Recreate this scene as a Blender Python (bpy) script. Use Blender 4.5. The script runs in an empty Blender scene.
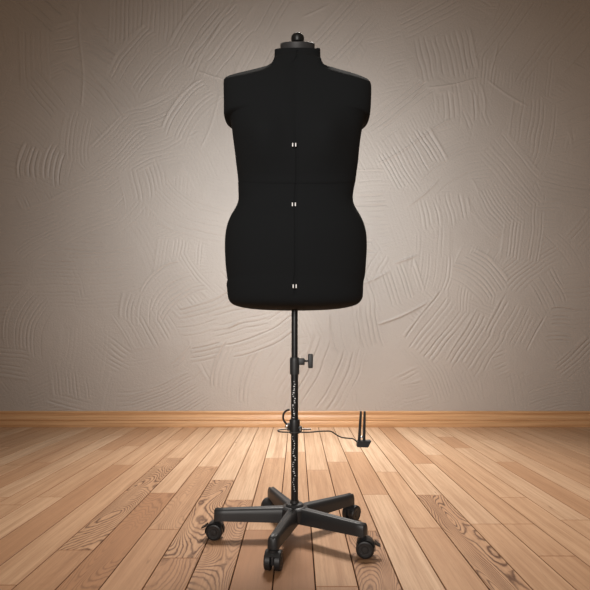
import bpy, bmesh, math, random
import numpy as np
from mathutils import Vector, Matrix

# ------------------------------------------------------------------ camera
# y = distance in front of the camera, z = height above the floor, metres
FPX = 514.0            # focal length in pixels of the 590 px frame
VX, HY = 297.0, 342.0  # vanishing point of the floor boards
D0 = 1.54              # distance to the dress form's pole
S = D0 / FPX           # metres per pixel at that distance
CAMH = 195.5 * S       # eye height
DW = CAMH * FPX / (426.8 - HY)   # distance to the wall

def at(px, py, y=D0):
    k = y / FPX
    return Vector(((px - VX) * k, y, CAMH + (HY - py) * k))

scene = bpy.context.scene
C = scene.collection
cam = bpy.data.cameras.new('camera')
cam.sensor_width = 36.0
cam.lens = FPX * 36.0 / 590.0
cam.shift_x = -(VX - 295.0) / 590.0
cam.shift_y = (HY - 295.0) / 590.0
cam.clip_start = 0.02
camo = bpy.data.objects.new('camera', cam)
camo.location = (0, 0, CAMH)
camo.rotation_euler = (math.pi / 2, 0, 0)
C.objects.link(camo)
scene.camera = camo

# ------------------------------------------------------------------ light
world = bpy.data.worlds.new('world')
scene.world = world
world.use_nodes = True
bg = world.node_tree.nodes['Background']
bg.inputs['Color'].default_value = (1.0, 0.77, 0.56, 1)
bg.inputs['Strength'].default_value = 0.185

def aim(o, loc, target):
    o.location = loc
    o.rotation_euler = (Vector(target) - Vector(loc)).to_track_quat('-Z', 'Y').to_euler()

def spot(name, loc, target, power, angle, blend, radius, color):
    l = bpy.data.lights.new(name, 'SPOT')
    l.energy = power; l.spot_size = math.radians(angle); l.spot_blend = blend
    l.shadow_soft_size = radius; l.color = color
    o = bpy.data.objects.new(name, l); C.objects.link(o); aim(o, loc, target)
    return o

def area(name, loc, target, power, size, color, spread=180):
    l = bpy.data.lights.new(name, 'AREA')
    l.shape = 'DISK'; l.size = size; l.energy = power; l.color = color
    l.spread = math.radians(spread)
    o = bpy.data.objects.new(name, l); C.objects.link(o); aim(o, loc, target)
    return o

spot('background_spot', (0.0, 1.95, 1.50), (0.0, DW, 1.22), 122, 146, 1.0, 0.10, (0.86, 0.98, 1.06))
spot('floor_spot', (0.12, 2.75, 2.4), (0.12, 2.25, 0.0), 322, 86, 1.0, 0.32, (1.0, 0.94, 0.88))
area('front_fill', (-0.5, -1.5, 1.35), (0.0, 1.54, 1.0), 10.5, 1.2, (1.0, 0.95, 0.90), 60)  # unseen fill light, added to brighten the form's front and the near floor

scene.view_settings.view_transform = 'Standard'
scene.view_settings.look = 'None'
scene.view_settings.gamma = 1.0
scene.view_settings.use_curve_mapping = False
scene.view_settings.exposure = 0.0

# ------------------------------------------------------------------ helpers
rng = np.random.default_rng(7)
random.seed(7)

def link_mesh(name, me, m=None, parent=None, smooth=True):
    o = bpy.data.objects.new(name, me)
    C.objects.link(o)
    if m is not None:
        me.materials.append(m)
    if smooth:
        me.polygons.foreach_set('use_smooth', [True] * len(me.polygons))
    if parent is not None:
        o.parent = parent
    return o

def obj(name, bm, m=None, parent=None, sharp=35):
    bmesh.ops.recalc_face_normals(bm, faces=bm.faces)
    me = bpy.data.meshes.new(name)
    for e in bm.edges:
        if len(e.link_faces) == 2 and e.calc_face_angle(0) > math.radians(sharp):
            e.smooth = False
    bm.to_mesh(me); bm.free()
    return link_mesh(name, me, m, parent)

def loft(bm, rings, close=True, cap0=True, cap1=True):
    R = [[bm.verts.new(p) for p in r] for r in rings]
    n = len(R[0])
    for a, b in zip(R, R[1:]):
        for i in range(n if close else n - 1):
            j = (i + 1) % n
            bm.faces.new((a[i], a[j], b[j], b[i]))
    if close and cap0: bm.faces.new(list(reversed(R[0])))
    if close and cap1: bm.faces.new(R[-1])
    return R

def lathe(bm, prof, n=32, mat=None):
    """prof: list of (radius, z); around Z, moved by mat"""
    mat = mat or Matrix()
    rings = []
    for r, z in prof:
        rings.append([mat @ Vector((r * math.cos(2 * math.pi * i / n), r * math.sin(2 * math.pi * i / n), z)) for i in range(n)])
    loft(bm, rings)

def tube(bm, pts, r, n=10):
    pts = [Vector(p) for p in pts]
    rs = r if isinstance(r, (list, tuple)) else [r] * len(pts)
    rings = []
    t0 = (pts[1] - pts[0]).normalized()
    up = Vector((0, 0, 1)) if abs(t0.z) < 0.9 else Vector((0, 1, 0))
    nrm = (up - t0 * up.dot(t0)).normalized()
    for i, p in enumerate(pts):
        t = (pts[min(i + 1, len(pts) - 1)] - pts[max(i - 1, 0)]).normalized()
        nrm = (nrm - t * nrm.dot(t)).normalized()
        b = t.cross(nrm)
        rings.append([p + (nrm * math.cos(2 * math.pi * k / n) + b * math.sin(2 * math.pi * k / n)) * rs[i] for k in range(n)])
    loft(bm, rings)

def spline(pts, n=8):
    """Catmull-Rom through pts"""
    pts = [Vector(p) for p in pts]
    P = [pts[0]] + pts + [pts[-1]]
    out = []
    for i in range(1, len(P) - 2):
        a, b, c, d = P[i - 1], P[i], P[i + 1], P[i + 2]
        for k in range(n):
            t = k / n
            out.append(0.5 * ((2 * b) + (c - a) * t + (2 * a - 5 * b + 4 * c - d) * t * t + (3 * b - a - 3 * c + d) * t ** 3))
    out.append(pts[-1])
    return out

def box(bm, sx, sy, sz, mat=None, bevel=0.0, seg=2):
    r = bmesh.ops.create_cube(bm, size=1.0)
    vs = r['verts']
    bmesh.ops.scale(bm, vec=(sx, sy, sz), verts=vs)
    if bevel:
        es = list({e for v in vs for e in v.link_edges})
        nb = bmesh.ops.bevel(bm, geom=es, offset=bevel, segments=seg, affect='EDGES', profile=0.5)
        vs = list({v for f in nb['faces'] for v in f.verts} | {v for v in vs if v.is_valid})
    if mat is not None:
        bmesh.ops.transform(bm, matrix=mat, verts=vs)
    return vs

def T(x, y=None, z=None):
    return Matrix.Translation(Vector((x, y, z)) if y is not None else Vector(x))
def RZ(a): return Matrix.Rotation(a, 4, 'Z')
def RX(a): return Matrix.Rotation(a, 4, 'X')
def RY(a): return Matrix.Rotation(a, 4, 'Y')

# ------------------------------------------------------------------ materials
def material(name):
    m = bpy.data.materials.new(name); m.use_nodes = True
    nt = m.node_tree
    return m, nt, nt.nodes['Principled BSDF']

def node(nt, typ, **kw):
    n = nt.nodes.new(typ)
    for k, v in kw.items():
        if k == 'inp':
            for a, b in v.items(): n.inputs[a].default_value = b
        else:
            setattr(n, k, v)
    return n

def math_node(nt, op, a, b=None, c=None):
    n = nt.nodes.new('ShaderNodeMath'); n.operation = op
    for i, v in enumerate((a, b, c)):
        if v is None: continue
        if isinstance(v, (int, float)): n.inputs[i].default_value = v
        else: nt.links.new(v, n.inputs[i])
    return n.outputs[0]

def ramp(nt, fac, stops):
    n = nt.nodes.new('ShaderNodeValToRGB')
    el = n.color_ramp.elements
    while len(el) < len(stops): el.new(0.5)
    for e, (p, c) in zip(el, stops):
        e.position = p; e.color = (*c, 1)
    nt.links.new(fac, n.inputs[0])
    return n.outputs[0]

def mix(nt, fac, a, b, blend='MIX'):
    n = nt.nodes.new('ShaderNodeMix'); n.data_type = 'RGBA'; n.blend_type = blend
    for sock, v in ((n.inputs[0], fac), (n.inputs[6], a), (n.inputs[7], b)):
        if isinstance(v, (int, float)): sock.default_value = v
        elif isinstance(v, tuple): sock.default_value = (*v, 1)
        else: nt.links.new(v, sock)
    return n.outputs[2]

def simple(name, color, rough, metal=0.0, noise=0.0, nscale=300.0, spec=0.5, sheen=0.0):
    m, nt, p = material(name)
    tc = node(nt, 'ShaderNodeTexCoord')
    nz = node(nt, 'ShaderNodeTexNoise', inp={'Scale': nscale, 'Detail': 3.0})
    nt.links.new(tc.outputs['Object'], nz.inputs['Vector'])
    col = mix(nt, nz.outputs['Fac'], tuple(c * 0.8 for c in color), tuple(c * 1.2 for c in color))
    nt.links.new(col, p.inputs['Base Color'])
    p.inputs['Roughness'].default_value = rough
    p.inputs['Metallic'].default_value = metal
    p.inputs['Specular IOR Level'].default_value = spec
    if sheen:
        p.inputs['Sheen Weight'].default_value = sheen
        p.inputs['Sheen Roughness'].default_value = 0.6
    if noise:
        b = node(nt, 'ShaderNodeBump', inp={'Strength': noise, 'Distance': 0.0006})
        nt.links.new(nz.outputs['Fac'], b.inputs['Height'])
        nt.links.new(b.outputs['Normal'], p.inputs['Normal'])
    return m

M_fabric = simple('black_jersey', (0.0088, 0.0098, 0.0108), 0.95, noise=0.3, nscale=900, spec=0.15)
M_plastic = simple('charcoal_plastic', (0.0205, 0.0215, 0.0235), 0.42, noise=0.12, nscale=500)
M_tube = simple('black_lacquered_tube', (0.010, 0.0105, 0.012), 0.38, spec=0.4)
M_collar = simple('dark_grey_moulding', (0.022, 0.024, 0.026), 0.5, noise=0.1)
M_wheel = simple('black_caster_plastic', (0.013, 0.0135, 0.015), 0.45)
M_cap = simple('dark_satin_cap', (0.034, 0.034, 0.036), 0.5, spec=0.35)
M_knob = simple('glossy_black_knob', (0.008, 0.008, 0.008), 0.4, spec=0.3)
M_wire = simple('black_wire', (0.012, 0.012, 0.013), 0.35)
M_chrome = simple('bright_metal', (0.75, 0.76, 0.78), 0.25, metal=1.0)
M_white = simple('white_plastic', (0.80, 0.80, 0.80), 0.4)
M_print = simple('white_print', (0.72, 0.74, 0.76), 0.6)
M_dial = simple('matt_black_dial', (0.006, 0.006, 0.006), 0.8, spec=0.15)
M_void = simple('dark_recess', (0.002, 0.002, 0.002), 0.9, spec=0.1)

# plaster
def plaster():
    m, nt, p = material('combed_plaster')
    tc = node(nt, 'ShaderNodeTexCoord')
    n1 = node(nt, 'ShaderNodeTexNoise', inp={'Scale': 1.1, 'Detail': 5.0, 'Roughness': 0.55})
    n2 = node(nt, 'ShaderNodeTexNoise', inp={'Scale': 75.0, 'Detail': 4.0, 'Roughness': 0.65})
    for n in (n1, n2): nt.links.new(tc.outputs['Object'], n.inputs['Vector'])
    c = ramp(nt, n1.outputs['Fac'], [(0.35, (0.415, 0.350, 0.302)), (0.65, (0.460, 0.388, 0.334))])
    c = mix(nt, math_node(nt, 'MULTIPLY', n2.outputs['Fac'], 0.25), c, (0.36, 0.30, 0.26))
    nt.links.new(c, p.inputs['Base Color'])
    p.inputs['Roughness'].default_value = 0.6
    p.inputs['Specular IOR Level'].default_value = 0.35
    b = node(nt, 'ShaderNodeBump', inp={'Strength': 0.55, 'Distance': 0.005})
    nt.links.new(n2.outputs['Fac'], b.inputs['Height'])
    nt.links.new(b.outputs['Normal'], p.inputs['Normal'])
    return m

# floor boards; per-board attributes tone / swirl / seed live on the mesh faces
def boards():
    m, nt, p = material('oiled_wood_boards')
    tc = node(nt, 'ShaderNodeTexCoord')
    def attr(n): return node(nt, 'ShaderNodeAttribute', attribute_name=n).outputs['Fac']
    tone, swirl, seed = attr('tone'), attr('swirl'), attr('seed')
    sep = node(nt, 'ShaderNodeSeparateXYZ'); nt.links.new(tc.outputs['Object'], sep.inputs[0])
    def coord(sx, sy):
        cb = node(nt, 'ShaderNodeCombineXYZ')
        nt.links.new(math_node(nt, 'MULTIPLY', sep.outputs[0], sx), cb.inputs[0])
        nt.links.new(math_node(nt, 'MULTIPLY', sep.outputs[1], sy), cb.inputs[1])
        nt.links.new(math_node(nt, 'MULTIPLY', seed, 37.0), cb.inputs[2])
        return cb.outputs[0]
    def nz(vec, scale, detail, rough=0.5, dist=0.0):
        n = node(nt, 'ShaderNodeTexNoise', inp={'Scale': scale, 'Detail': detail, 'Roughness': rough, 'Distortion': dist})
        nt.links.new(vec, n.inputs['Vector']); return n.outputs['Fac']
    # cathedral figure: contour lines of a stretched noise field
    field = nz(coord(8.0, 1.7), 1.0, 1.2, 0.4, 0.3)
    warp = nz(coord(70.0, 30.0), 1.0, 2.0)
    ph = math_node(nt, 'ADD', math_node(nt, 'MULTIPLY', field, 270.0), math_node(nt, 'MULTIPLY', warp, 4.5))
    ring = math_node(nt, 'MULTIPLY_ADD', math_node(nt, 'SINE', ph), 0.5, 0.5)
    ring = math_node(nt, 'POWER', ring, 3.0)
    local = ramp(nt, nz(coord(5.0, 3.2), 1.0, 2.0), [(0.34, (.42, .42, .42)), (0.54, (1, 1, 1))])
    ring = math_node(nt, 'MULTIPLY', ring, local)
    breakup = nz(coord(30.0, 6.0), 1.0, 3.0)
    ring = math_node(nt, 'MULTIPLY', ring, math_node(nt, 'SMOOTH_MIN', math_node(nt, 'MULTIPLY', breakup, 2.1), 1.0, 0.2))
    # long straight grain
    g1 = nz(coord(150.0, 4.0), 1.0, 4.0, 0.6)
    g2 = nz(coord(45.0, 1.3), 1.0, 3.0, 0.6)
    pores = nz(coord(420.0, 30.0), 1.0, 2.0, 0.5)
    base = ramp(nt, tone, [(0.0, (0.25, 0.125, 0.062)), (0.35, (0.40, 0.205, 0.105)), (0.7, (0.575, 0.365, 0.222)), (1.0, (0.72, 0.55, 0.39))])
    c = mix(nt, math_node(nt, 'MULTIPLY', ramp(nt, g2, [(0.4, (0, 0, 0)), (0.70, (1, 1, 1))]), 0.62), base, (0.36, 0.19, 0.10))
    c = mix(nt, math_node(nt, 'MULTIPLY', ramp(nt, g1, [(0.45, (0, 0, 0)), (0.75, (1, 1, 1))]), 0.52), c, (0.28, 0.145, 0.075))
    c = mix(nt, math_node(nt, 'MULTIPLY', ramp(nt, pores, [(0.55, (0, 0, 0)), (0.75, (1, 1, 1))]), 0.20), c, (0.25, 0.13, 0.07))
    c = mix(nt, math_node(nt, 'MULTIPLY', ring, swirl), c, (0.085, 0.032, 0.013))
    streak = nz(coord(26.0, 4.5), 1.0, 3.0, 0.6, 0.8)
    c = mix(nt, math_node(nt, 'MULTIPLY', ramp(nt, streak, [(0.71, (0, 0, 0)), (0.77, (1, 1, 1))]), 0.6), c, (0.13, 0.055, 0.025))
    nt.links.new(c, p.inputs['Base Color'])
    p.inputs['Roughness'].default_value = 0.46
    p.inputs['Specular IOR Level'].default_value = 0.4
    b = node(nt, 'ShaderNodeBump', inp={'Strength': 0.25, 'Distance': 0.001})
    h = math_node(nt, 'SUBTRACT', math_node(nt, 'MULTIPLY', g1, -0.6), math_node(nt, 'MULTIPLY', ring, swirl))
    nt.links.new(h, b.inputs['Height']); nt.links.new(b.outputs['Normal'], p.inputs['Normal'])
    return m

def skirting_wood():
    m, nt, p = material('varnished_skirting_wood')
    tc = node(nt, 'ShaderNodeTexCoord')
    mp = node(nt, 'ShaderNodeMapping', inp={'Scale': (1.2, 40.0, 60.0)})
    nt.links.new(tc.outputs['Object'], mp.inputs['Vector'])
    n1 = node(nt, 'ShaderNodeTexNoise', inp={'Scale': 1.5, 'Detail': 4.0, 'Roughness': 0.6})
    nt.links.new(mp.outputs['Vector'], n1.inputs['Vector'])
    c = ramp(nt, n1.outputs['Fac'], [(0.3, (0.46, 0.225, 0.095)), (0.7, (0.68, 0.39, 0.195))])
    nt.links.new(c, p.inputs['Base Color'])
    p.inputs['Roughness'].default_value = 0.38
    return m

# ------------------------------------------------------------------ floor
XMAX = 4.4
def build_floor():
    # board edges: every 0.1755 eye heights, long boards running towards the wall
    pitch = 0.1755 * CAMH
    off = -0.1 * CAMH
    def depth(py): return CAMH * FPX / (py - HY)
    # (joints as photo rows), then tone, swirl of each piece from the wall to the camera
    spec = {
        -10: ([450], [(.45, 0), (.64, 0)]),
        -9: ([446, 497], [(.48, 0), (.66, 0), (.72, 0)]),
        -8: ([465, 570], [(.66, 0), (.44, .12), (.52, .1)]),
        -7: ([440, 585], [(.52, 0), (.66, 0), (.5, 0)]),
        -6: ([458, 550], [(.72, 0), (.58, .95), (.48, .35)]),
        -5: ([493], [(.75, 0), (.36, .42), ]),
        -4: ([466.6, 529.3], [(.78, 0), (.55, .45), (.52, .08)]),
        -3: ([480, 558], [(.85, 0), (.58, .95), (.45, .6)]),
        -2: ([500], [(.80, 0), (.52, .85)]),
        -1: ([458, 530], [(.86, 0), (.66, .25), (.28, .08)]),
        0: ([452, 515], [(.84, 0), (.66, .15), (.30, .08)]),
        1: ([470, 586.5], [(.80, .05), (.60, .12), (.5, .05)]),
        2: ([462, 531], [(.82, 0), (.58, .3), (.50, .8)]),
        3: ([452], [(.9, 0), (.55, .12)]),
        4: ([472, 528], [(.84, 0), (.70, .05), (.58, .05)]),
        5: ([495], [(.80, 0), (.58, .95)]),
        6: ([463.6, 524], [(.48, .12), (.78, 0), (.64, 0)]),
        7: ([455, 524, 556], [(.8, 0), (.64, .08), (.62, 0), (.58, 0)]),
        8: ([444, 497.5], [(.78, 0), (.72, 0), (.68, 0)]),
        9: ([437, 448], [(.75, 0), (.48, .1), (.78, 0)]),
        10: ([462], [(.74, 0), (.52, .05)]),
        11: ([440, 500], [(.68, 0), (.76, 0), (.66, .1)]),
    }
    r = random.Random(3)
    V, F, tone, swirl, seed, mi = [], [], [], [], [], []
    fig = lambda v: v if v > .4 else v * .35
    g, dpt, bev = 0.0013, 0.007, 0.0011
    y0, y1 = -1.6, DW + 0.02
    k0 = int(-XMAX / pitch) - 1; k1 = int(XMAX / pitch) + 1
    def quad(pts, t, s, sd):
        b = len(V); V.extend(pts); F.append(tuple(range(b, b + 4)))
        tone.append(t); swirl.append(s); seed.append(sd)
    for k in range(k0, k1 + 1):
        xa, xb = off + k * pitch, off + (k + 1) * pitch
        if k in spec:
            joints, props = spec[k]
            ys = [y1] + [depth(j) for j in joints]
            props = list(props)
        else:
            ys = [y1]; props = []
            y = y1 - r.uniform(0.2, 1.2)
            while y > 0.9:
                ys.append(y); y -= r.uniform(0.6, 1.3)
        while ys[-1] > y0 + 0.9:
            ys.append(max(y0, ys[-1] - r.uniform(0.7, 1.3)) if len(ys) >= 1 and (k not in spec or len(ys) > len(spec[k][0])) else y0)
        if ys[-1] > y0: ys.append(y0)
        while len(props) < len(ys) - 1:
            props.append((r.uniform(.52, .82), r.choice([0, 0, 0, 0, .1])))
        for i in range(len(ys) - 1):
            ya, yb = ys[i], ys[i + 1]
            t, s = props[i]; s = fig(s); sd = r.random()
            gx, gy = g, 0.0009
            o = [(xa + gx, yb + gy), (xb - gx, yb + gy), (xb - gx, ya - gy), (xa + gx, ya - gy)]
            n = [(xa + gx + bev, yb + gy + bev), (xb - gx - bev, yb + gy + bev), (xb - gx - bev, ya - gy - bev), (xa + gx + bev, ya - gy - bev)]
            quad([(*q, 0.0) for q in n], t, s, sd)
            for a in range(4):
                b = (a + 1) % 4
                quad([(*o[a], -bev), (*o[b], -bev), (*n[b], 0.0), (*n[a], 0.0)], t * .6, s, sd)
                quad([(*o[a], -dpt), (*o[b], -dpt), (*o[b], -bev), (*o[a], -bev)], t * .3, s, sd)
    # sub-floor below the gaps
    b = len(V)
    X0, X1 = off + k0 * pitch, off + (k1 + 1) * pitch
    V.extend([(X0, y0, -dpt), (X1, y0, -dpt), (X1, y1, -dpt), (X0, y1, -dpt)])
    F.append((b, b + 1, b + 2, b + 3)); tone.append(0); swirl.append(0); seed.append(0)
    me = bpy.data.meshes.new('floor')
    me.from_pydata(V, [], F)
    for nm, arr in (('tone', tone), ('swirl', swirl), ('seed', seed)):
        a = me.attributes.new(nm, 'FLOAT', 'FACE'); a.data.foreach_set('value', arr)
    me.materials.append(boards())
    me.materials.append(M_void)
    me.polygons[len(F) - 1].material_index = 1
    o = link_mesh('floor', me, None, None, smooth=False)
    o['kind'] = 'structure'; o['label'] = 'light brown wooden board floor with swirling grain'
    return o
build_floor()

# ------------------------------------------------------------------ wall
def vnoise(X, Z, cell, seed):
    r = np.random.default_rng(seed)
    G = r.random((256, 256))
    x = X / cell + 60.3; z = Z / cell + 40.7
    xi = np.floor(x).astype(int); zi = np.floor(z).astype(int)
    fx = x - xi; fz = z - zi
    fx = fx * fx * (3 - 2 * fx); fz = fz * fz * (3 - 2 * fz)
    g = lambda a, b: G[a % 256, b % 256]
    return (g(xi, zi) * (1 - fx) + g(xi + 1, zi) * fx) * (1 - fz) + (g(xi, zi + 1) * (1 - fx) + g(xi + 1, zi + 1) * fx) * fz

def sstep(a, b, x):
    t = np.clip((x - a) / (b - a), 0, 1); return t * t * (3 - 2 * t)

def build_wall():
    step = 0.0046
    fine = np.arange(-2.45, 2.45, step)
    xs = np.concatenate([np.arange(-4.4, -2.47, .03), fine, np.arange(2.48, 4.42, .03)])
    zs = np.concatenate([np.arange(0.0, 3.05, step), np.arange(3.08, 4.0, .03)])
    X, Z = np.meshgrid(xs, zs)
    Hh = 0.006 * (vnoise(X, Z, 0.55, 1) - .5) + 0.0016 * (vnoise(X, Z, 0.06, 2) - .5)
    k = DW / FPX
    def px(x, y): return (x - VX) * k, CAMH + (HY - y) * k
    # combed trowel patches: centre px, length px, width px, angle of the ridges (deg, ccw), ridge spacing px, bend, depth
    P = []
    rr = np.random.default_rng(11)
    for i in range(210):
        P.append((rr.uniform(-60, 650), rr.uniform(-20, 410), rr.uniform(30, 70), rr.uniform(28, 65), rr.uniform(0, 180), rr.uniform(3.2, 4.6), rr.uniform(-.005, .005), rr.uniform(.12, .5)))
    P += [
        (45, 165, 34, 55, 80, 5, .01, .8), (35, 60, 60, 30, 92, 5, 0, .4), (65, 38, 22, 30, 15, 3.6, 0, .6),
        (108, 75, 75, 42, -42, 5, .004, .75), (45, 95, 40, 26, -50, 4.5, 0, .5), (150, 20, 50, 80, 88, 4.4, 0, .65),
        (196, 35, 70, 40, 58, 4.2, .003, .7), (188, 110, 62, 30, 52, 4.2, .006, .8), (142, 60, 60, 50, 50, 4.2, .004, .5),
        (225, 40, 60, 40, 50, 5, 0, .6), (25, 320, 60, 40, 70, 4, .01, .5), (140, 310, 24, 40, 85, 4.2, .006, .6),
        (215, 330, 60, 60, 20, 4.6, -.004, .8), (235, 365, 60, 40, 70, 4.6, .006, .8), (170, 285, 50, 40, 35, 4.4, .01, .5),
        (260, 330, 70, 40, 25, 4.8, -.004, .8), (290, 380, 60, 60, 62, 5, .003, .7), (330, 375, 70, 60, 66, 5.2, -.003, .8),
        (355, 330, 40, 50, 100, 4.6, .005, .8), (412, 157, 34, 60, -60, 3.8, 0, 1.0), (398, 110, 70, 30, 38, 5, 0, .7),
        (460, 105, 26, 50, -86, 5, .008, .85), (445, 55, 44, 60, -78, 5.2, 0, .75), (430, 15, 60, 30, 28, 5, 0, .6),
        (520, 40, 70, 60, 55, 5, 0, .6), (560, 30, 60, 40, 48, 5, 0, .6), (445, 210, 24, 50, -78, 4.2, 0, .7),
        (395, 285, 30, 52, -72, 4, 0, .85), (480, 275, 46, 40, -40, 4.2, .008, .8), (440, 330, 60, 50, 52, 4.6, 0, .75),
        (478, 345, 50, 40, 58, 4.6, 0, .75), (515, 325, 36, 50, 62, 4.4, 0, .6), (562, 325, 22, 36, -4, 4, 0, .7),
        (550, 215, 20, 30, 2, 4, 0, .6), (578, 360, 40, 24, 42, 4, 0, .5), (510, 165, 60, 36, -50, 4.4, 0, .4),
        (372, 200, 26, 60, 2, 4.8, 0, .7), (355, 235, 40, 40, -8, 4.6, 0, .6), (370, 70, 36, 26, 62, 4.2, 0, .6),
        (345, 30, 60, 40, 48, 4.6, 0, .6), (270, 15, 50, 40, 60, 5, 0, .5), (240, 320, 50, 36, 15, 5, .0, .6),
    ]
    for (cx, cy, L, W, ang, sp, bend, dep) in P:
        x0, z0 = px(cx, cy); a = math.radians(ang)
        rad = (L + W) * k * .75
        sel = (np.abs(X[0] - x0) < rad); sel2 = (np.abs(Z[:, 0] - z0) < rad)
        if not sel.any() or not sel2.any(): continue
        ix = np.where(sel)[0]; iz = np.where(sel2)[0]
        sl = np.s_[iz[0]:iz[-1] + 1, ix[0]:ix[-1] + 1]
        dx, dz = X[sl] - x0, Z[sl] - z0
        u = (dx * math.cos(a) + dz * math.sin(a)) / k
        v = (-dx * math.sin(a) + dz * math.cos(a)) / k
        v = v + bend * u * u
        wob = (vnoise(X[sl], Z[sl], .11, abs(int(cx * 7 + cy))) - .5) * 2.2
        e1 = (vnoise(X[sl], Z[sl], .05, abs(int(cx + 3 * cy))) - .5) * 12
        mask = (1 - sstep(L / 2 - 4, L / 2 + 3, np.abs(u + e1))) * (1 - sstep(W / 2 - 2, W / 2 + 2, np.abs(v)))
        w = v + wob
        amp = 1.5 * sstep(.15, .85, vnoise(v * .35, v * 0, 1.0, abs(int(cx * 3 + 5)))) * (0.45 + .55 * vnoise(X[sl], Z[sl], .14, abs(int(cy))))
        ph = 2 * np.pi * w / sp
        ridge = .25 - 1.15 * np.exp(-(np.sin(ph / 2) / .42) ** 2)
        Hh[sl] = Hh[sl] * (1 - mask * .8) + mask * ridge * amp * dep * 0.0080
        # burr left along the edge of the trowel
        edge = np.exp(-((v - W / 2) / 1.1) ** 2) * (1 - sstep(L / 2 - 6, L / 2 + 5, np.abs(u + e1)))
        Hh[sl] += edge * .0045 * dep
    # long scratches / burrs: px from, px to
    for (xa, ya, xb, yb, h) in [(375, 165, 455, 118, .006), (425, 88, 480, 78, .005), (405, 208, 440, 178, .006), (80, 0, 82, 110, .004),
                                (90, 20, 120, 50, .005), (88, 68, 130, 112, .004), (375, 325, 430, 302, .008), (392, 264, 418, 253, .009),
                                (360, 285, 392, 268, .005), (185, 72, 240, 0, .004), (490, 75, 497, 40, .004), (485, 78, 530, 108, .004),
                                (225, 330, 242, 318, .008), (195, 70, 226, 78, .005), (360, 300, 360, 350, .003), (378, 130, 425, 85, .004),
                                (300, 18, 330, 2, .004), (345, 70, 362, 38, .004), (200, 150, 222, 90, .003), (560, 75, 590, 40, .004)]:
        (x0, z0), (x1, z1) = px(xa, ya), px(xb, yb)
        L = math.hypot(x1 - x0, z1 - z0); ux, uz = (x1 - x0) / L, (z1 - z0) / L
        u = (X - x0) * ux + (Z - z0) * uz; v = -(X - x0) * uz + (Z - z0) * ux
        v = v + .012 * np.sin(u * 9)
        Hh += h * np.exp(-(v / .0065) ** 2) * sstep(0, .06, u) * (1 - sstep(L - .06, L, u))
    n, mth = X.shape
    co = np.stack([X, DW - Hh, Z], -1).reshape(-1, 3).astype(np.float32)
    idx = np.arange(n * mth).reshape(n, mth)
    q = np.stack([idx[:-1, :-1], idx[:-1, 1:], idx[1:, 1:], idx[1:, :-1]], -1).reshape(-1, 4).astype(np.int32)
    me = bpy.data.meshes.new('wall_back')
    me.vertices.add(len(co)); me.vertices.foreach_set('co', co.ravel())
    me.loops.add(q.size); me.loops.foreach_set('vertex_index', q.ravel())
    me.polygons.add(len(q)); me.polygons.foreach_set('loop_start', np.arange(0, q.size, 4, dtype=np.int32))
    me.polygons.foreach_set('use_smooth', np.ones(len(q), bool))
    me.update(calc_edges=True); me.validate()
    o = link_mesh('wall_back', me, plaster(), None, smooth=False)
    o['kind'] = 'structure'; o['label'] = 'greige plaster wall with combed trowel strokes'
build_wall()

# baseboard: moulded profile (out from the wall, height) run along the wall
def build_baseboard():
    k = DW / FPX
    h = 15.9 * k
    prof = [(0.0, 0), (.026, 0), (.0275, .004), (.0275, h * .34), (.0255, h * .37), (.021, h * .385), (.021, h * .41), (.0245, h * .43), (.025, h * .62),
            (.0225, h * .66), (.0165, h * .70), (.0140, h * .76), (.0150, h * .84), (.0185, h * .88), (.0195, h * .93), (.017, h * .975), (.012, h), (0, h)]
    bm = bmesh.new()
    rings = [[(x, DW + .004 - d, z) for d, z in prof] for x in np.linspace(-4.4, 4.4, 23)]
    loft(bm, rings)
    o = obj('baseboard_back', bm, skirting_wood(), None, sharp=40)
    o['kind'] = 'structure'; o['label'] = 'moulded honey wood baseboard'
build_baseboard()

# ------------------------------------------------------------------ dress form
PX0 = 294.6                      # pole axis in the photo
AX = (PX0 - VX) * S
def zz(py): return CAMH + (HY - py) * S
root = bpy.data.objects.new('dress_form', None)
C.objects.link(root)
root.location = (AX, D0, 0)
root['label'] = 'black fabric dress form on a five-leg caster stand before the plaster wall'
root['category'] = 'dress form'

def part(name, bm, m, parent=None, label=None, sharp=35):
    """coordinates in bm are relative to the pole axis on the floor"""
    o = obj(name, bm, m, parent or root, sharp)
    if label: o['label'] = label
    return o

# --- torso: rows of (photo row, left px, right px, front depth m, back depth m, squareness)
TOP = [  # bust section
    (52.0, 274.7, 320.3, .048, .052, 2.1), (58, 274.3, 320.5, .050, .055, 2.1), (62, 272.6, 321.4, .053, .060, 2.1),
    (65.4, 268.0, 325.4, .062, .066, 2.1), (67, 262.5, 332, .063, .069, 2.15), (68.8, 255.7, 337.5, .064, .072, 2.2), (70.5, 248.5, 344, .066, .076, 2.3),
    (72, 242, 349.5, .068, .080, 2.4), (74, 234.0, 355.5, .071, .083, 2.6), (75.6, 229, 360.0, .073, .085, 2.8), (77, 226.2, 363.5, .075, .087, 3.0),
    (78.6, 224.8, 367.0, .077, .089, 3.2), (81, 224.4, 369.4, .081, .092, 3.4), (86, 224.4, 370.3, .087, .097, 3.4), (95, 224.5, 370.4, .096, .104, 3.3),
    (108, 224.7, 370.0, .107, .112, 3.1), (117.5, 224.7, 369.2, .114, .116, 3.0), (120, 225.2, 368.8, .116, .117, 2.9), (121.6, 228.0, 367.6, .117, .117, 2.9),
    (122.8, 231.0, 364.8, .118, .117, 2.9), (126, 232.0, 362.8, .119, .118, 2.85), (139, 233.4, 360.2, .124, .118, 2.6), (150, 234.8, 358.9, .127, .117, 2.4),
    (162.5, 236.3, 357.7, .124, .114, 2.3), (172, 237.5, 356.4, .117, .111, 2.3), (178, 238.2, 355.6, .112, .108, 2.3), (182.2, 238.6, 355.0, .110, .106, 2.3),
]
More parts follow.
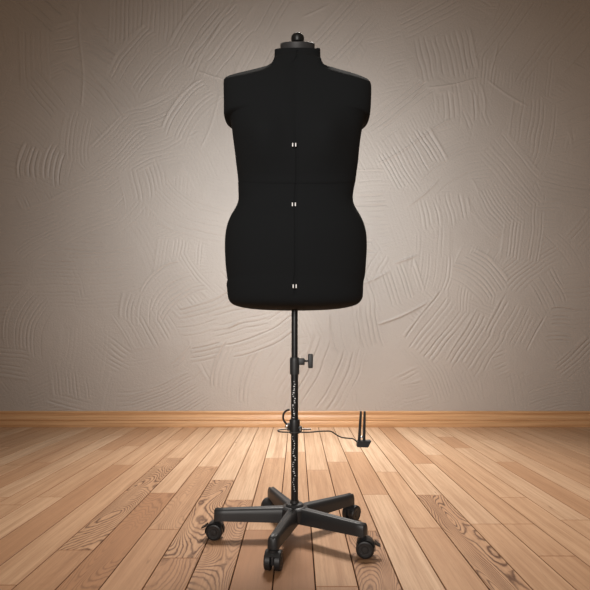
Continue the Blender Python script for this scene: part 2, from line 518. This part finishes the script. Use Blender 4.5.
BOT = [  # hip section
    (182.2, 238.3, 354.9, .108, .105, 2.3), (190, 238.6, 353.4, .107, .105, 2.3), (197, 238.8, 352.6, .107, .107, 2.3), (201, 238.5, 352.8, .108, .110, 2.3),
    (205, 237.4, 353.8, .110, .114, 2.3), (210, 235.0, 356.2, .112, .119, 2.3), (214, 232.6, 358.6, .114, .124, 2.3), (220, 229.8, 361.6, .117, .131, 2.3),
    (227, 227.4, 364.2, .121, .138, 2.3), (236, 225.8, 366.0, .125, .146, 2.3), (246, 225.3, 366.4, .128, .150, 2.3), (263, 225.9, 365.6, .128, .150, 2.3),
    (277, 227.4, 364.4, .126, .146, 2.3), (281, 227.8, 363.4, .125, .145, 2.3), (284, 227.0, 363.0, .125, .144, 2.3), (290, 227.5, 362.8, .124, .142, 2.3),
    (297, 228.3, 362.4, .122, .139, 2.3), (301, 229.6, 360.6, .119, .136, 2.3), (303.8, 232.0, 357.8, .115, .131, 2.3), (306, 237.0, 352.5, .108, .123, 2.25),
    (308, 247.0, 342.0, .094, .108, 2.2), (309.2, 262.0, 327.0, .066, .075, 2.1), (309.8, 282.0, 307.0, .02, .02, 2.0),
]
def row_interp(tab, n_per):
    tab = np.array(tab); out = []
    y = tab[:, 0]
    def tang(c):
        d = np.diff(c) / np.diff(y); m = np.zeros(len(c)); m[0] = d[0]; m[-1] = d[-1]
        for i in range(1, len(c) - 1):
            m[i] = 0 if d[i - 1] * d[i] <= 0 else 2 * d[i - 1] * d[i] / (d[i - 1] + d[i])
        return m
    Ms = [tang(tab[:, j]) for j in range(1, 6)]
    for i in range(len(tab) - 1):
        h = y[i + 1] - y[i]
        n = max(2, int(math.ceil(h / n_per)))
        for q in range(n):
            t = q / n
            h00, h10, h01, h11 = 2*t**3-3*t**2+1, t**3-2*t**2+t, -2*t**3+3*t**2, t**3-t**2
            out.append([y[i] + t * h] + [h00*tab[i, j+1] + h10*h*Ms[j][i] + h01*tab[i+1, j+1] + h11*h*Ms[j][i+1] for j in range(5)])
    out.append(list(tab[-1]))
    return out

SHIFT_TOP = lambda py: 0.0
RID = [r for r in TOP if r[0] <= 86]
def ridge(px):       # row of the shoulder line above a given column
    if px < 297: return np.interp(-px, [-r[1] for r in RID][:14], [r[0] for r in RID][:14])
    return np.interp(px, [r[2] for r in RID], [r[0] for r in RID])
def torso_rings(tab, n_per, groove_rows, zfun):
    rings = []
    for (py, xl, xr, df, db, ex) in row_interp(tab, n_per):
        z = zfun(py); top = zfun is ztop
        cx = (xl + xr) / 2; w = (xr - xl) / 2 * S
        ox = (cx - PX0) * S
        g = min(0.0014 / w, .2)
        half = [-math.pi / 2 + o for o in (-2.2 * g, -.9 * g, 0, .9 * g, 2.2 * g)]
        A = half + list(np.linspace(-math.pi / 2 + max(4 * g, .07), math.pi / 2 - .09, 44)) + \
            [math.pi / 2 - .03, math.pi / 2, math.pi / 2 + .03] + list(np.linspace(math.pi / 2 + .09, 1.5 * math.pi - max(4 * g, .07), 44))
        ring = []
        for i, a in enumerate(A):
            dz = 0.0
            c, s_ = math.cos(a), math.sin(a)
            x = w * math.copysign(abs(c) ** (2 / ex), c)
            d = df if s_ < 0 else db
            y = d * math.copysign(abs(s_) ** (2 / ex), s_)
            X = ox + x
            if s_ < 0:     # bust and belly fullness on the front
                for sx in (-1, 1):
                    y -= .034 * math.exp(-((X - sx * .088) / .060) ** 2 - ((py - 150) / 19) ** 2) * min(1, -s_ * 2)
                y -= .012 * math.exp(-(X / .10) ** 2 - ((py - 245) / 30) ** 2)
            else:
                for sx in (-1, 1):
                    y += .016 * math.exp(-((X - sx * .085) / .07) ** 2 - ((py - 260) / 26) ** 2)
            if top:
                # neck column, then shoulders falling away to the chest from their ridge
                ax = abs(X - .0009) / S
                nx = min(1.0, abs(X - .0087) / S / 23.0)
                lim = .047 * math.sqrt(max(0, 1 - nx ** 2.2)) + max(0.0, py - ridge(PX0 + X / S)) * S / .66 + .001
                if s_ < 0:
                    k_ = .012
                    q = -y
                    hh = max(0, min(1, .5 + .5 * (lim - q) / k_))
                    q = lim * (1 - hh) + q * hh - k_ * hh * (1 - hh)
                    y = -max(q, 0)
                dz = y * .445 * max(0, min(1, (61.5 - py) / 9)) * max(0, min(1, (27 - ax) / 5))
            if s_ < 0:   # the waist seam dips towards the front
                dz += y * .31 * max(0, 1 - abs(py - 182.2) / (30 if py < 182.2 else 42))
            if groove_rows(py) and i in (1, 2, 3):
                y += .0032 if i == 2 else .0024
            ring.append((X, y, z + dz))
        rings.append(ring)
    return rings

def ztop(py):
    pts = [(52, 49.6), (58, 57), (64, 64), (190, 190)]
    return zz(np.interp(py, [p[0] for p in pts], [p[1] for p in pts]))

bm = bmesh.new()
R = torso_rings(TOP, 1.6, lambda py: py > 57, ztop)
# inner returns at the neck and at the waist
def shrink(r, s, dz): 
    cx = sum(p[0] for p in r) / len(r)
    return [(cx + (p[0] - cx) * s, p[1] * s, p[2] + dz) for p in r]
loft(bm, [shrink(R[0], .86, -.004), shrink(R[0], .95, .0015)] + R + [shrink(R[-1], .985, -.003), shrink(R[-1], .93, .006)])
part('bust_section', bm, M_fabric, label='upper half with bust and sleeveless shoulders')
bm = bmesh.new()
R = torso_rings(BOT, 2.4, lambda py: py < 300, zz)
loft(bm, [shrink(R[0], .93, -.004), shrink(R[0], .975, .002)] + R)
part('hip_section', bm, M_fabric, label='lower half with waist and hips')

# --- neck cap with knob
NECK_Y, NECK_TILT = 0.002, math.radians(24)
zn = ztop(52)
ncx = (297.5 - PX0) * S
MN = T(ncx, NECK_Y, zn) @ RX(NECK_TILT) @ Matrix.Diagonal((1, .9, 1, 1))
bm = bmesh.new()
lathe(bm, [(.0, -.022), (.050, -.022), (.051, -.004), (.0516, .0125), (.0512, .0160), (.048, .0180), (.020, .0186), (.012, .0200), (.0, .0200)], 48, MN)
cap = part('neck_cap', bm, M_cap, label='dark satin disc closing the neck')
bm = bmesh.new()
ktop, kbot = zz(34), zz(43.5)
kc = Vector(((297.6 - PX0) * S, NECK_Y - .004, 0))
prof = [(.0, zn + .010), (.010, zn + .010), (.009, kbot - .003), (.0165, kbot + .001), (.0188, kbot + .007)]
rk = .0196
mid = kbot + (ktop - kbot) * .50
prof += [(rk, mid)] + [(rk * math.cos(a), mid + (ktop - mid) * math.sin(a)) for a in np.linspace(.25, 1.45, 7)] + [(0, ktop)]
lathe(bm, prof, 32, T(kc))
part('neck_knob', bm, M_knob, cap, label='glossy black round knob')

# --- adjusters down the front
def front_y(rings, z):
    r = min(rings, key=lambda q: abs(q[0][2] - z))
    return min(p[1] for p in r if abs(p[0]) < .012)
RINGS = {id(TOP): torso_rings(TOP, 1.6, lambda p: False, ztop), id(BOT): torso_rings(BOT, 1.6, lambda p: False, zz)}
for (px_, py_, tab) in ((294.2, 145, TOP), (293.9, 204.5, BOT), (294.7, 286.3, BOT)):
    fy = -.11
    for _ in range(6):      # the front face is nearer than the pole
        z = CAMH + (HY - py_) * (D0 + fy) / FPX
        fy = front_y(RINGS[id(tab)], z)
    x = (px_ - VX) * (D0 + fy) / FPX - AX
    Mx = T(x, fy, z) @ RX(math.pi / 2)
    bm = bmesh.new()
    lathe(bm, [(.0, -.006), (.0085, -.006), (.0085, .0004), (.0078, .0010), (.0066, .0006), (.0062, -.002), (0, -.002)], 28, Mx)
    adj = part('adjuster', bm, M_dial, label='small black adjusting dial with two white pegs')
    for sx in (-1, 1):
        bm = bmesh.new()
        box(bm, .0033, .0040, .0100, T(x + sx * .0041, fy - .0006, z), .0007)
        part('peg', bm, M_white, adj, label='white peg')

# --- pole
bm = bmesh.new()
lathe(bm, [(0, zz(376)), (.0094, zz(376)), (.0094, zz(306)), (0, zz(306))], 28)
part('inner_tube', bm, M_tube)
bm = bmesh.new()
lathe(bm, [(0, .055), (.0108, .055), (.0108, zz(366)), (0, zz(366))], 28)
scale_tube = part('scale_tube', bm, M_tube, label='lower tube with a white printed scale')
# printed scale: small marks wandering up the front of the tube
bm = bmesh.new()
r = random.Random(5)
row = 381.0; i = 0
while row < 492:
    if not (417 < row < 434):
        ang0 = (-.28 + .30 * math.sin(i * .9) + r.uniform(-.25, .25))
        wpx = r.choice([.9, 1.2, .8, 1.7, 1.0]); hpx = r.choice([.7, 1.0, .6, .85])
        da = wpx * S / .0109
        r1 = .01092
        a = -math.pi / 2 + ang0 * .8
        z1, z2 = zz(row), zz(row + hpx)
        n = 3
        lo = [bm.verts.new((r1 * math.cos(a + da * (q / n - .5)), r1 * math.sin(a + da * (q / n - .5)), z2)) for q in range(n + 1)]
        hi = [bm.verts.new((r1 * math.cos(a + da * (q / n - .5)), r1 * math.sin(a + da * (q / n - .5)), z1)) for q in range(n + 1)]
        for q in range(n): bm.faces.new((lo[q], lo[q + 1], hi[q + 1], hi[q]))
    row += r.choice([1.7, 2.0, 2.3, 2.6]); i += 1
part('printed_scale', bm, M_print, scale_tube, label='white printed measuring marks')['kind'] = 'stuff'

# --- height collar and clamp knob
bm = bmesh.new()
lathe(bm, [(.0098, zz(374.4)), (.0136, zz(374.4)), (.0141, zz(372.5)), (.0145, zz(362)), (.0139, zz(358.5)), (.0126, zz(357.4)), (.0098, zz(357.2))], 32)
box(bm, .020, .015, .020, T(.0205, 0, zz(361.6)), .003)
collar = part('collar', bm, M_collar, label='dark grey clamp collar')
bm = bmesh.new()
Mk = T(0, 0, zz(361)) @ RY(math.pi / 2)
lathe(bm, [(0, .026), (.0032, .026), (.0032, .041), (.0050, .042), (.0062, .046), (0, .046)], 16, Mk)
box(bm, .0150, .0135, .0430, T(.0475, 0, zz(361)), .0035, 3)
part('clamp_knob', bm, M_collar, label='T-shaped tightening knob')

# --- hem marker
zc = zz(427)
bm = bmesh.new()
lathe(bm, [(.0109, zz(433.4)), (.0154, zz(433.2)), (.0160, zz(430.5)), (.0160, zz(421.2)), (.0148, zz(419.4)), (.0109, zz(419.2))], 28)
box(bm, .010, .016, .022, T(-.017, -.003, zz(426.5)), .002)
box(bm, .012, .012, .016, T(.016, -.004, zz(428.5)), .002)
marker = part('hem_marker', bm, M_wheel, label='black hem marker clamped on the pole')
def loc(px_, py_, dy=0.0):
    y = D0 + dy
    p = at(px_, py_, y); return (p.x - AX, dy, p.z)
bm = bmesh.new()
ring = [loc(311, 429.2, .014), loc(300, 429.1, .014), loc(288, 429.0, .014), loc(281, 429.5, .011), loc(278, 430.6, .002), loc(280, 431.8, -.009), loc(287, 432.2, -.014),
        loc(298, 432.3, -.014), loc(310, 432.2, -.012), loc(318, 431.4, -.010), loc(325, 431.1, -.008), loc(331, 431.4, -.006), loc(336, 434.5, -.004), loc(341.5, 437.3, -.002),
        loc(348, 438.2, 0), loc(353, 438.8, 0), loc(356, 441, 0), loc(358.5, 443, 0)]
tube(bm, spline(ring, 6), .0021, 8)
part('wire_arm', bm, M_wire, marker, label='bent black wire')
bm = bmesh.new()
tube(bm, spline([loc(289.5, 409.6, -.010), loc(286.5, 410.6, -.012), loc(283.8, 413.5, -.014), loc(283.1, 417.5, -.014), loc(284.2, 421, -.013), loc(286.5, 424, -.012), loc(289, 426.5, -.010)], 6), .0030, 10)
part('hook_handle', bm, M_wheel, marker, label='curved black hook')
bm = bmesh.new()
lathe(bm, [(0, -.006), (.0034, -.006), (.0044, -.002), (.0044, .003), (.0030, .006), (0, .006)], 14, T(loc(286.8, 426.0, -.018)) @ RY(.6))
part('screw', bm, M_chrome, marker, label='bright metal screw')
bm = bmesh.new()
lathe(bm, [(0, -.003), (.0030, -.003), (.0030, .003), (0, .003)], 12, T(loc(300.3, 429.8, -.014)))
part('screw', bm, M_chrome, marker, label='bright metal screw')
# fork with its foot
bm = bmesh.new()
A0 = Vector(loc(356.6, 446.4)); B0 = Vector(loc(367.6, 446.8)); C0 = Vector(loc(371.0, 440.2)); D1 = Vector(loc(357.0, 440.8))
loft(bm, [[p + Vector((0, dy, 0)) for p in (A0, B0, C0, D1)] for dy in (-.013, .013)])
bmesh.ops.bevel(bm, geom=list(bm.edges), offset=.0012, segments=2, affect='EDGES')
fork = part('pin_fork', bm, M_wheel, marker, label='black foot carrying two upright prongs')
for a, b in (((359.1, 441.5), (360.9, 411.2)), ((364.0, 441.5), (364.7, 411.2))):
    bm = bmesh.new()
    tube(bm, [loc(*a), loc((a[0] * .35 + b[0] * .65), a[1] * .35 + b[1] * .65), loc(*b)], [.0046, .0040, .0032], 10)
    part('prong', bm, M_wheel, fork)
bm = bmesh.new()
tube(bm, [loc(359.6, 437), loc(363.8, 437)], .0030, 8)
part('crossbar', bm, M_chrome, fork, label='small bright crossbar')

# --- base: hub, legs, casters
LEG = [182, 256.5, 324.5, 38, 110]
RC = 77.2 * S                    # radius of the circle of caster stems
ZL = 0.056                       # underside of a leg tip
bm = bmesh.new()
lathe(bm, [(0, .048), (.030, .048), (.040, .056), (.042, .075), (.040, .090), (.034, .0955), (.0275, .0965), (.0275, .0990), (.024, .1030), (.0135, .1050), (.0125, .112), (0, .112)], 40)
part('hub', bm, M_plastic, label='round centre hub')
for a in LEG:
    a = math.radians(a)
    bm = bmesh.new()
    rings = []
    NS = 14
    for i in range(NS + 1):
        t = i / NS
        d = .026 + (RC + .008 - .026) * t
        wt = .0185 * (1 - t) + .0135 * t       # half width at the foot of the section
        top = .0945 * (1 - t) + .0895 * t - .004 * math.sin(t * math.pi) * 0
        bot = .050 * (1 - t) + ZL * t
        k = 1.0
        if i == NS: k = .80; top -= .004; d += .0; bot += .0015
        if i == NS - 1: d = RC + .0045
        w = wt * k
        h = top - bot
        prof = [(-w, bot), (-w * .97, bot + h * .55), (-w * .90, top - .008), (-w * .72, top - .0022), (-w * .50, top), (-w * .30, top - .0006), (0, top - .0022),
                (w * .30, top - .0006), (w * .50, top), (w * .72, top - .0022), (w * .90, top - .008), (w * .97, bot + h * .55), (w, bot), (0, bot + .001)]
        rings.append([(d * math.cos(a) - q * math.sin(a), d * math.sin(a) + q * math.cos(a), z) for q, z in prof])
    loft(bm, rings)
    part('leg', bm, M_plastic, sharp=50)

# caster: local frame, stem axis on z, rolling direction +x, axle along y, behind the stem
RW = .0247
TR = -.005        # trail of the axle behind the stem
def wheel_bm(sy):
    bm = bmesh.new()
    Mw = T(TR, 0, RW) @ RX(-math.pi / 2 * sy)
    lathe(bm, [(0, .0045), (RW - .003, .0045), (RW, .0065), (RW, .0185), (RW - .0022, .0215), (RW - .0055, .0225), (RW - .0070, .0212), (.010, .0208), (.0085, .0224), (0, .0229)], 36, Mw)
    return bm
def hood_bm():
    bm = bmesh.new()
    n = 18
    rings = []
    for i in range(n + 1):
        a = math.radians(38 + 150 * i / n)
        ring = []
        for rr, yy in ((RW + .0018, -.0205), (RW + .0032, -.017), (RW + .0036, 0), (RW + .0032, .017), (RW + .0018, .0205), (RW + .0009, .019), (RW + .0009, -.019)):
            ring.append((TR + rr * math.cos(a), yy, RW + rr * math.sin(a)))
        rings.append(ring)
    loft(bm, rings)
    box(bm, RW * 1.5, .0080, RW * 1.2, T(TR, 0, RW + .008), .002)
    lathe(bm, [(0, RW + .02), (.0095, RW + .02), (.0095, RW * 2 + .0045), (.006, RW * 2 + .006), (.006, ZL + .012), (0, ZL + .012)], 20)
    return bm
def lever_bm():
    bm = bmesh.new()
    pts = [(TR - RW - .001, 0, RW + .016), (TR - RW - .010, 0, RW + .010), (TR - RW - .017, 0, RW + .007)]
    for i in range(2):
        pass
    rings = []
    for (x, y, z), w, h in zip(pts, (.012, .010, .008), (.006, .0045, .003)):
        rings.append([(x, -w, z - h / 2), (x, w, z - h / 2), (x, w, z + h / 2), (x, -w, z + h / 2)])
    loft(bm, rings)
    return bm
# (leg angle, heading of the caster's +x in degrees): wheels trail opposite to the heading
for a, head, brake in ((182, -6, True), (256.5, 262, False), (324.5, 172, True), (38, 230, False), (110, 40, False)):
    a = math.radians(a)
    c = bpy.data.objects.new('caster', None); C.objects.link(c); c.parent = root
    c.location = (RC * math.cos(a), RC * math.sin(a), 0.0003)
    c.rotation_euler = (0, 0, math.radians(head))
    obj('hood', hood_bm(), M_plastic, c)
    for sy in (-1, 1): obj('wheel', wheel_bm(sy), M_wheel, c)
    if brake: obj('brake_lever', lever_bm(), M_wheel, c)
